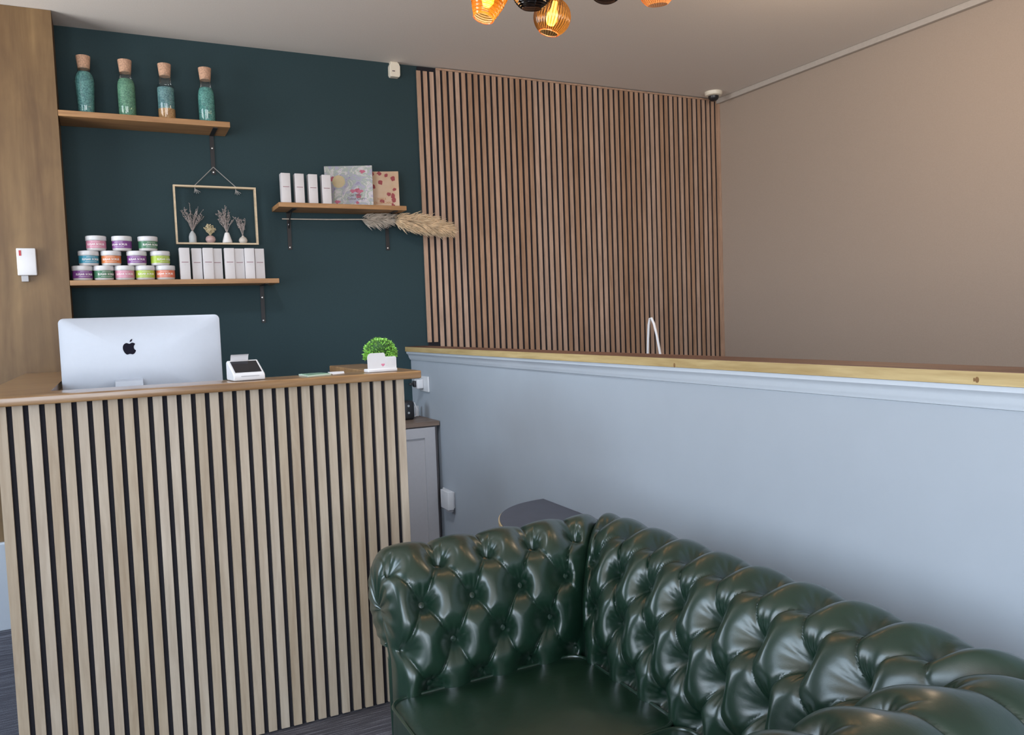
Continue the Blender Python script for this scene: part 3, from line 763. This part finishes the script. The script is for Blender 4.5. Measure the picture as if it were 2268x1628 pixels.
# ------------------------------------------------------------------ cabinet and what stands on it
cb = thing('cabinet', 'grey shaker-door cabinet with a walnut top between desk and partition', 'cabinet', (1.25, 4.25, 0)); co = (-1.25, -4.25, 0)
ZK = .792
MB().box(.95, 1.545, 4.020, YB - .002, ZK - .024, ZK, bev=.002).build('top', M['cab_top'], cb, loc=co)
MB().box(.96, 1.540, 4.050, YB - .004, .03, ZK - .0245).build('carcass', M['cab_side'], cb, loc=co)
b = MB(); b.box(1.0, 1.518, 4.030, 4.0495, .035, ZK - .030)
# framed shaker door: stiles and rails in front of the recessed panel
for a_ in [(1.0, 1.065, .035, ZK - .03), (1.458, 1.518, .035, ZK - .03), (1.065, 1.458, ZK - .085, ZK - .03), (1.065, 1.458, .035, .10)]:
    b.box(a_[0], a_[1], 4.021, 4.030, a_[2], a_[3])
b.build('door', M['cab_grey'], cb, loc=co)
t = thing('speaker', 'small rounded black speaker with two dials on the cabinet top', 'speaker', (1.430, 4.20, ZK))
MB().box(-.045, .030, -.035, .035, .0005, .105, bev=.014).build('housing', M['black'], t, smooth=True)
for z in (.040, .078):
    MB().lathe([(.006, 0), (.006, .003), (.001, .003)], 16, T=Matrix.Translation((-.006, -.0352, z)) @ Matrix.Rotation(PI / 2, 4, 'X')).build('dial', M['screw'], t, smooth=True)
b = MB(); b.tube([(1.462, 4.24, ZK + .09), (1.485, 4.24, ZK + .085), (1.498, 4.24, ZK + .05), (1.495, 4.24, ZK + .012), (1.47, 4.25, ZK + .004)], .003, 8)
tag(b.build('cable', M['cable_white'], smooth=True), 'thin white cable looping down behind the black speaker', 'cable')
MBb = MB(); MBb.box(-.014, .014, -.01, .01, .0005, .062, bev=.003)
tag(MBb.build('power_brick', M['grey_plastic'], loc=(1.515, 4.30, ZK)), 'small grey power brick standing on the cabinet by the partition', 'adapter')

# ------------------------------------------------------------------ white arched tube behind the partition
b = MB(); xo = 2.30
pts = [(xo, 3.170, .75), (xo, 3.168, 1.10), (xo, 3.160, 1.20), (xo, 3.152, 1.27), (xo, 3.142, 1.300), (xo, 3.128, 1.302), (xo, 3.110, 1.275), (xo, 3.090, 1.22), (xo, 3.068, 1.135), (xo, 3.045, 1.03)]
t = thing('arched_tap', 'slim white arched tube rising behind the low partition in front of the slats', 'tap', (xo, 3.16, 0))
MB().tube([(0, p[1] - 3.16, p[2]) for p in pts], .0062, 10).build('spout', M['white_plastic'], t, smooth=True)
MB().lathe([(.030, 0.001), (.030, .01), (.010, .02), (.009, .75), (.001, .75)], 16, 0, .01).build('column', M['white_plastic'], t, smooth=True)

# ------------------------------------------------------------------ D-shaped side table
tb = thing('side_table', 'black half-round table with pale wood edge against the white partition', 'table', (1.40, 2.46, 0)); to = (-1.40, -2.46, 0)
n = 40; ell = [(1.546 - .345 * S(PI * i / n) ** .9, 2.46 + .42 * C(PI * i / n)) for i in range(n + 1)]
MB().prism([(1.546 - (1.546 - x) * .985, 2.46 + (y - 2.46) * .99) for x, y in ell], 'Z', .576, .5800).build('table_top', M['table_top'], tb, loc=to)
MB().prism(ell, 'Z', .562, .5759).build('edge_band', M['birch'], tb, loc=to)
for (x, y) in [(1.27, 2.56), (1.34, 2.24), (1.50, 2.78)]:
    MB().tube([(x, y, .5615), (x - .01, y, .30), (x - .02, y, .001)], [.016, .013, .010], 14).build('leg', M['black'], tb, loc=to, smooth=True)

# ------------------------------------------------------------------ chesterfield sofa
XF, YL, YR = 1.083, 1.815, .900      # base faces of back, far arm, near arm
AMP = .047
prof = [(.0, .30), (.0, .38), (.0, .44), (.0, .50), (.005, .55), (.020, .60), (.045, .652), (.083, .698), (.130, .717), (.175, .708), (.207, .678), (.219, .635), (.207, .585), (.175, .553), (.130, .540), (.090, .545), (.066, .530), (.058, .48), (.055, .30), (.055, .13)]
def catmull(P, m):
    o = []
    for i in range(len(P) - 1):
        p0 = Vector(P[max(i - 1, 0)]); p1 = Vector(P[i]); p2 = Vector(P[i + 1]); p3 = Vector(P[min(i + 2, len(P) - 1)])
        for k in range(m):
            t = k / m; o.append(.5 * ((2 * p1) + (-p0 + p2) * t + (2 * p0 - 5 * p1 + 4 * p2 - p3) * t * t + (-p0 + 3 * p1 - 3 * p2 + p3) * t ** 3))
    o.append(Vector(P[-1])); return o
dense = catmull(prof, 20)
arc = [0]
for a, b_ in zip(dense, dense[1:]): arc.append(arc[-1] + (b_ - a).length)
def at_arc(s):
    s = max(0, min(arc[-1], s)); lo, hi = 0, len(arc) - 1
    while hi - lo > 1:
        m_ = (lo + hi) // 2
        if arc[m_] <= s: lo = m_
        else: hi = m_
    t = (s - arc[lo]) / max(1e-9, arc[hi] - arc[lo]); return dense[lo].lerp(dense[hi], t)
# arc length at row 3 (z=.44)
LAT = {'back': (next(arc[i] for i, p in enumerate(dense) if p.y >= .556), .1075), 'far': (next(arc[i] for i, p in enumerate(dense) if p.y >= .545), .096)}
LAT['near'] = LAT['far']; ZO = {'back': 0, 'far': -.010, 'near': -.010}
PV = .10; NT = 300; SL = arc[-1]
prof_s = [SL * i / NT for i in range(NT + 1)]
prof_p = [at_arc(s) for s in prof_s]
prof_n = []
for s in prof_s:
    d = (at_arc(s + .006) - at_arc(s - .006)).normalized(); prof_n.append(Vector((-d.y, d.x)))
def sst(a, b, x):
    t = max(0, min(1, (x - a) / (b - a))); return t * t * (3 - 2 * t)
def tuft(U, V, a, kind):
    P = U + (V - 1) / 2; Q = U - (V - 1) / 2
    sp = abs(S(PI * P)); sq = abs(S(PI * Q))
    # nearest lattice button distance
    best = 9; bd = (0, 0)
    for Pi in (math.floor(P), math.floor(P) + 1):
        for Qi in (math.floor(Q), math.floor(Q) + 1):
            Ub = (Pi + Qi) / 2; Vb = 1 + Pi - Qi
            du = (U - Ub) * a; dv = (V - Vb) * PV; d = math.hypot(du, dv)
            if d < best: best = d; bd = (du, dv)
    dc = min(abs(P - round(P)), abs(Q - round(Q))) * .098
    b = 1 - math.exp(-(best / .031) ** 1.8)
    R = (sp * sq) ** .5
    f = 1 - math.exp(-dc / .0032)
    h = b * (.56 + .26 * (sp * sq) ** .65 + .18 * f) if kind == 'back' else b * (.64 + .18 * (sp * sq) ** .6 + .18 * f)
    h -= .30 * math.exp(-(best / .013) ** 2)
    th = math.atan2(bd[1], bd[0])
    h += (.010 if bd[1] > 0 else .030) * S(th * 13 + 1.3 * P + 2.1 * Q) * math.exp(-((best - .026) / .012) ** 2)
    return h
def hfun(U, V, a, cd, kind):
    k = tuft(U, V, a, kind)
    if V < 0:                                                       # pleats run on over the outer roll
        uu_ = U + .5; du = abs(uu_ - round(uu_)); kp = .58 + .24 * abs(S(PI * uu_)) ** .6 + .18 * (1 - math.exp(-du * a / .0035))
        dd = math.hypot((uu_ - round(uu_)) * a, V * PV); kp *= 1 - math.exp(-(dd / .033) ** 1.6)
        w2_ = sst(0, -.55, V); kp = k * (1 - w2_) + kp * w2_; w3_ = sst(-3.5, -5, V)
        k = kp * (1 - w3_) + .8 * w3_
    lo = sst(4.4, 3.9, V); k = k * lo + .5 * (1 - lo)
    if V < -5: k *= sst(-7.2, -5, V)
    g = 1 - math.exp(-(cd / .022) ** 1.1)
    return AMP * (k * g + .12 * (1 - g))
sofa = thing('chesterfield_sofa', 'dark green leather chesterfield sofa with deep buttoned back and rolled arms', 'sofa', (.95, 1.36, 0)); so = (-.95, -1.36, 0)
def sweep(kind):
    NU = {'back': 400, 'far': 250, 'near': 200}[kind]; a = {'back': .1275, 'far': .1365, 'near': .1365}[kind]
    vs = []; pos = {}
    for i in range(NU + 1):
        s = i / NU
        for j in range(NT + 1):
            d, z = prof_p[j]; nd, nz = prof_n[j]; V = 2 - (prof_s[j] - LAT[kind][0]) / LAT[kind][1]; z += ZO[kind]
            if kind == 'back':
                y0 = YR - d; y1 = YL + d; w_ = y0 + (y1 - y0) * s; U = (1.700 - w_) / a; cd = min(w_ - y0, y1 - w_)
            else:
                x0 = .572; x1 = XF + d; w_ = x0 + (x1 - x0) * s; U = (w_ - .645) / a; cd = x1 - w_
            h = hfun(U, V, a, cd, kind)
            if kind != 'back':
                e = w_ - x0; h *= .45 + .55 * math.sqrt(max(0, 1 - (1 - min(1, e / .035)) ** 2))
            D = d + nd * h; Z = z + nz * h
            if kind == 'back':
                y0 = YR - D; y1 = YL + D; vs.append((XF + D, y0 + (y1 - y0) * s, Z))
            else:
                x1 = XF + D; X = x0 + (x1 - x0) * s
                vs.append((X, YL + D if kind == 'far' else YR - D, Z))
    fs = []; n = NT + 1
    for i in range(NU):
        for j in range(NT): fs.append((i * n + j, (i + 1) * n + j, (i + 1) * n + j + 1, i * n + j + 1))
    mb = MB()
    if kind != 'back':
        # domed, pleated front of the rolled arm: rings shrinking from the outline to a gathered centre
        base_n = len(vs)
        ring0 = [Vector(vs[j]) for j in range(n)]
        ctr = Vector((.572, (YL + .128) if kind == 'far' else (YR - .128), .60))
        cen2 = Vector((.572, (YL + .02) if kind == 'far' else (YR - .02), .45))
        K = 9; prev = list(range(n))
        for k in range(1, K + 1):
            t = k / K; cur = []
            for j in range(n):
                p = ring0[j]
                c = ctr if p.z > .56 else ctr.lerp(Vector((.572, ctr.y * .3 + cen2.y * .7, p.z)), sst(.56, .50, p.z))
                q = p.lerp(c, t)
                ang = math.atan2(p.z - ctr.z, p.y - ctr.y)
                bulge = .012 * math.sqrt(max(0, 1 - (1 - min(1, t * 2.2)) ** 2)) - .008 * sst(.75, 1, t)
                pleat = .0028 * S(ang * 16) * S(PI * min(1, t * 1.05)) * (1 if p.z > .5 else 0)
                q.x = .572 - bulge - pleat; vs.append(tuple(q)); cur.append(len(vs) - 1)
            for j in range(n - 1): fs.append((prev[j], prev[j + 1], cur[j + 1], cur[j]))
            prev = cur
    mb.add(vs, fs); return mb
def button_at(U, V, kind, a):
    s = LAT[kind][0] + (2 - V) * LAT[kind][1]; p = at_arc(s); d_ = (at_arc(s + .006) - at_arc(s - .006)).normalized(); nn = Vector((-d_.y, d_.x))
    q = p - nn * .011 + Vector((0, ZO[kind]))
    if kind == 'back': pos = Vector((XF + q.x, 1.700 - U * a, q.y)); nv = Vector((nn.x, 0, nn.y)); lim = YR - p.x + .02 < pos.y < YL + p.x - .02
    elif kind == 'far': pos = Vector((.645 + U * a, YL + q.x, q.y)); nv = Vector((0, nn.x, nn.y)); lim = .60 < pos.x < XF + p.x - .02
    else: pos = Vector((.645 + U * a, YR - q.x, q.y)); nv = Vector((0, -nn.x, nn.y)); lim = .60 < pos.x < XF + p.x - .02
    return pos, nv, lim
bmesh_btn = None
for kind, nm, na in (('back', 'backrest', .1275), ('far', 'arm', .1365), ('near', 'arm', .1365)):
    o = sweep(kind).build(nm, M['leather'], sofa, loc=so, smooth=True, angle=80)
    if nm == 'arm': o['label'] = 'far rolled arm next to the desk' if kind == 'far' else 'near rolled arm cut by the frame edge'
    for V in (3, 2, 1, 0):
        for k in range(-2, 9):
            U = k + (0 if V % 2 else .5)
            pos, nv, ok = button_at(U, V, kind, na)
            if not ok: continue
            if bmesh_btn is None:
                mb = MB(); mb.lathe([(.001, -.002), (.0085, -.001), (.0095, .0015), (.0075, .0045), (.001, .0058)], 14)
                bo = mb.build('button', M['leather'], o, smooth=True); bmesh_btn = bo.data
            else:
                bo = bpy.data.objects.new('button', bmesh_btn); COL.objects.link(bo); bo.parent = o
            bo.location = pos; bo.rotation_mode = 'QUATERNION'; bo.rotation_quaternion = nv.to_track_quat('Z', 'Y')
# cushions
def cushion(y0, y1, label):
    x0, x1, z0, z1 = .530, 1.052, .292, .432; nx, ny = 40, 34
    r = .045
    def outline(u, v):      # rounded rectangle mapping of the unit square
        x = -1 + 2 * u; y = -1 + 2 * v
        hx, hy = (x1 - x0) / 2, (y1 - y0) / 2; X, Y = x * hx, y * hy
        m = max(abs(x), abs(y))
        ax, ay = abs(X), abs(Y); ix, iy = hx * m - r * m, hy * m - r * m
        if ax > ix and ay > iy:
            dx, dy = ax - ix, ay - iy; L_ = math.hypot(dx, dy); k = max(dx, dy) / max(L_, 1e-9)
            ax, ay = ix + dx * k, iy + dy * k
        return (x0 + x1) / 2 + math.copysign(ax, X), (y0 + y1) / 2 + math.copysign(ay, Y), m
    mb = MB(); vs = []; top = {}
    for i in range(nx + 1):
        for j in range(ny + 1):
            X, Y, m = outline(i / nx, j / ny)
            vs.append((X, Y, z1 + .016 * (1 - m ** 2.5) ** .8)); top[(i, j)] = len(vs) - 1
    fs = [(top[i, j], top[i + 1, j], top[i + 1, j + 1], top[i, j + 1]) for i in range(nx) for j in range(ny)]
    ring = [(i, 0) for i in range(nx)] + [(nx, j) for j in range(ny)] + [(i, ny) for i in range(nx, 0, -1)] + [(0, j) for j in range(ny, 0, -1)]
    cx, cy = (x0 + x1) / 2, (y0 + y1) / 2
    loop = [Vector(vs[top[q]]) for q in ring]; prev = [top[q] for q in ring]
    for t in (.15, .4, .7, 1.):
        cur = []
        for p in loop:
            bl = 1 + .010 * S(PI * t); vs.append((cx + (p.x - cx) * bl, cy + (p.y - cy) * bl, z1 + (z0 - z1) * t)); cur.append(len(vs) - 1)
        N_ = len(cur)
        for k in range(N_): fs.append((prev[k], prev[(k + 1) % N_], cur[(k + 1) % N_], cur[k]))
        prev = cur
    fs.append(tuple(prev)); mb.add(vs, fs)
    o = mb.build('seat_cushion', M['leather'], sofa, loc=so, smooth=True, angle=50); o['label'] = label
    p = MB(); lp = [Vector((q.x, q.y, z1 + .001)) for q in loop]; lp.append(lp[0]); p.tube(lp, .0045, 8, caps=False)
    lp = [Vector((q.x, q.y, z0 + .004)) for q in loop]; lp.append(lp[0]); p.tube(lp, .0045, 8, caps=False)
    p.build('piping', M['leather'], o, smooth=True)
cushion(1.366, 1.790, 'far green leather seat cushion with piped edge')
cushion(.930, 1.358, 'near green leather seat cushion, mostly cut by the frame')
MB().box(.565, 1.12, .89, 1.83, .11, .289, bev=.02).build('seat_base', M['leather'], sofa, loc=so, smooth=True)
for (x, y) in [(.62, .92), (.62, 1.80), (1.08, .92), (1.08, 1.80)]:
    MB().lathe([(.018, .001), (.030, .03), (.034, .06), (.026, .09), (.026, .112)], 20, x, y).build('foot', M['brass'], sofa, loc=so, smooth=True)

# ------------------------------------------------------------------ ceiling light
cl = thing('ceiling_light', 'cluster ceiling light with amber and smoked ribbed glass shades', 'light', (1.36, 2.27, ZC)); lo_ = (-1.36, -2.27, -ZC)
MB().lathe([(.11, -.001), (.11, -.016), (.02, -.030), (.012, -.10), (.012, -.16), (.03, -.17), (.03, -.20), (.001, -.20)], 36).build('canopy', M['brass'], cl, smooth=True)
AMB = shade_glass('amber_glass', (1.0, .55, .10), (1.0, .50, .08), .10)
AMB2 = shade_glass('amber_glass_rib', (.75, .30, .04), (.8, .35, .05), .10)
BRZ2 = shade_glass('bronze_glass_rib', (.26, .15, .06), (.35, .2, .07), .06)
SMK2 = shade_glass('smoked_glass_rib', (.03, .025, .025), (.05, .04, .04), .1)
PNK2 = shade_glass('peach_glass_rib', (.7, .36, .20), (.7, .4, .2), .10)
BRZ = shade_glass('bronze_ribbed_glass', (.72, .50, .22), (.85, .5, .15), .10)
SMK = shade_glass('smoked_glass', (.10, .085, .08), (.12, .09, .08), .25)
PNK = shade_glass('peach_glass', (1., .62, .40), (1., .60, .38), .12)
BULB = plain('glowing_bulb', (1, .7, .3), .5, emit=(1, .60, .20), estr=7)
BULBD = plain('unlit_bulb', (.3, .25, .2), .2)
def shade(p, kind, mat, tilt, r=.062, power=0, lit=True):
    p = Vector(p); T = Matrix.Translation(p) @ Matrix.Rotation(tilt[0], 4, 'X') @ Matrix.Rotation(tilt[1], 4, 'Y')
    L3 = Matrix.Translation(Vector(lo_))
    mb = MB(); mb.open = True
    if kind == 'globe':
        pf = [(r * S(t), r * C(t)) for t in [.30 + (PI - .30 - .55) * i / 26 for i in range(27)]]
        mb.lathe(pf, 144, T=T, rib=.022, ribn=36)
    elif kind == 'ring':
        pf = [((r + .0018 * S(i * 1.9)) * S(t), r * C(t) * 1.02) for i, t in [(i, .3 + (PI - .3 - .5) * i / 60) for i in range(61)]]
        mb.lathe(pf, 64, T=T)
    else:
        pf = [(.024, .075), (.050, .066), (.061, .045), (.062, .020)]
        z = .020; rr2 = .062
        for i in range(1, 34):
            t = i / 33; pf.append((rr2 - .030 * t ** 1.3 + (.0016 * S(i * 1.7) if t > .35 else 0), z - .088 * t))
        mb.lathe(pf, 64, T=T, rib=.006, ribn=16)
    n_ = 144 if kind == 'globe' else 64; m2 = {AMB: AMB2, BRZ: BRZ2, SMK: SMK2, PNK: PNK2}[mat]; mb.mats = [mat, m2]
    for q_ in range(len(mb.f)):
        kk, ii = divmod(q_, n_)
        mb.m[q_] = (1 if ii % 4 < 2 else 0) if kind == 'globe' else ((kk // 2) % 2 if kind == 'ring' else (1 if kk > 14 and kk % 4 < 2 else 0))
    o = mb.build('shade', mat, cl, loc=lo_, smooth=True, angle=180)
    if mat in (BRZ, AMB):
        zz, rad_ = (r * C(PI - .55), r * S(PI - .55)) if kind == 'globe' else (-.068, .0325)
        MB().tube([T @ Vector((rad_ * C(2 * PI * i / 40), rad_ * S(2 * PI * i / 40), zz)) for i in range(41)], .0022, 8, caps=False).build('rim', PNK, o, smooth=True)
    cap = MB(); cap.lathe([(.001, .085), (.012, .085), (.022, .075), (.024, .052), (.001, .052)], 24, T=T); cap.build('lamp_cap', M['brass'], cl, loc=lo_, smooth=True)
    bl = MB(); bl.lathe([(.001, -.030), (.012, -.026), (.020, -.010), (.019, .008), (.010, .030), (.009, .052), (.001, .052)], 24, T=T)
    bl.build('bulb', BULB if lit else BULBD, o, smooth=True)
    top = T @ Vector((0, 0, .085)); hub = Vector((1.36, 2.27, ZC - .185))
    mid = (top + hub) / 2 + Vector((0, 0, .03))
    MB().tube([hub, Vector((hub.x + (top.x - hub.x) * .6, hub.y + (top.y - hub.y) * .6, hub.z - .01)), Vector((top.x, top.y, top.z + .10)), top], .006, 10).build('arm', M['brass'], cl, loc=lo_, smooth=True)
    if power:
        ld = bpy.data.lights.new('bulb_light', 'POINT'); ld.energy = power; ld.color = (1, .62, .30); ld.shadow_soft_size = .06
        l = bpy.data.objects.new('bulb_light', ld); COL.objects.link(l); l.location = T @ Vector((0, 0, -.045)); 
shade((1.401, 2.422, 2.340), 'globe', BRZ, (.12, .22), .0625, 2.0)
shade((1.145, 2.383, 2.352), 'cup', AMB, (.0, .30), power=2.0)
shade((1.231, 2.248, 2.340), 'ring', SMK, (.1, .0), .062, lit=False)
shade((1.424, 2.122, 2.340), 'ring', SMK, (.0, .1), .058, lit=False)
shade((1.593, 2.093, 2.340), 'globe', PNK, (.1, -.1), .058, 2.0)

# lights beyond the frame: warm ceiling lamp of the shop, then an added fill spot
def point(p, e, col=(1, .72, .48), r=.12):
    ld = bpy.data.lights.new('ceiling_lamp', 'POINT'); ld.energy = e; ld.color = col; ld.shadow_soft_size = r
    l = bpy.data.objects.new('ceiling_lamp', ld); COL.objects.link(l); l.location = p
point((2.75, 2.2, 2.35), 13)
ld = bpy.data.lights.new('partition_fill_spot', 'SPOT'); ld.energy = 105; ld.color = (.80, .90, 1.); ld.shadow_soft_size = .15  # added cool fill without a fixture, brightens the far end of the partition
ld.spot_size = math.radians(95); ld.spot_blend = 1
l = bpy.data.objects.new('partition_fill_spot', ld); COL.objects.link(l); l.location = (.35, 2.6, 2.76)
l.rotation_mode = 'QUATERNION'; l.rotation_quaternion = (Vector((1.55, 3.45, .75)) - Vector((.35, 2.6, 2.76))).to_track_quat('-Z', 'Y')

# ------------------------------------------------------------------ daylight
w = bpy.data.worlds.new('world'); sc.world = w; w.use_nodes = True
N = w.node_tree.nodes; L = w.node_tree.links; N.clear()
bg = N.new('ShaderNodeBackground'); wo = N.new('ShaderNodeOutputWorld'); tc = N.new('ShaderNodeTexCoord'); sp = N.new('ShaderNodeSeparateXYZ')
L.new(tc.outputs['Generated'], sp.inputs[0])
mr = N.new('ShaderNodeMapRange'); mr.inputs[1].default_value = -1; mr.inputs[2].default_value = 1; L.new(sp.outputs['Z'], mr.inputs[0])
cr = N.new('ShaderNodeValToRGB'); e = cr.color_ramp.elements
e[0].position = .0; e[0].color = (1., 1., 1., 1); e[1].position = 1; e[1].color = (.50, .70, 1, 1)
for p_, c_ in [(.47, (1., 1., 1.)), (.52, (.80, .88, 1.0)), (.65, (.68, .84, 1.0))]:
    x = e.new(p_); x.color = (*c_, 1)
L.new(mr.outputs[0], cr.inputs[0]); L.new(cr.outputs[0], bg.inputs[0]); bg.inputs[1].default_value = 8.3; L.new(bg.outputs[0], wo.inputs[0])
def portal(loc, rot, sx, sy):
    ld = bpy.data.lights.new('window_portal', 'AREA'); ld.shape = 'RECTANGLE'; ld.size = sx; ld.size_y = sy
    ld.cycles.is_portal = True
    l = bpy.data.objects.new('window_portal', ld); COL.objects.link(l); l.location = loc; l.rotation_euler = rot
portal((XL - .21, (wy0 + wy1) / 2, (wz0 + wz1) / 2), (0, -PI / 2, 0), wz1 - wz0, wy1 - wy0)
portal((XL - .21, 3.425, 1.775), (0, -PI / 2, 0), 1.75, 1.45)
portal(((gx0 + gx1) / 2, YF - .21, (gz0 + gz1) / 2), (PI / 2, 0, 0), gx1 - gx0, gz1 - gz0)

sc.view_settings.view_transform = 'Standard'; sc.view_settings.look = 'None'
sc.view_settings.gamma = 1; sc.view_settings.use_curve_mapping = False; sc.view_settings.exposure = 0.12
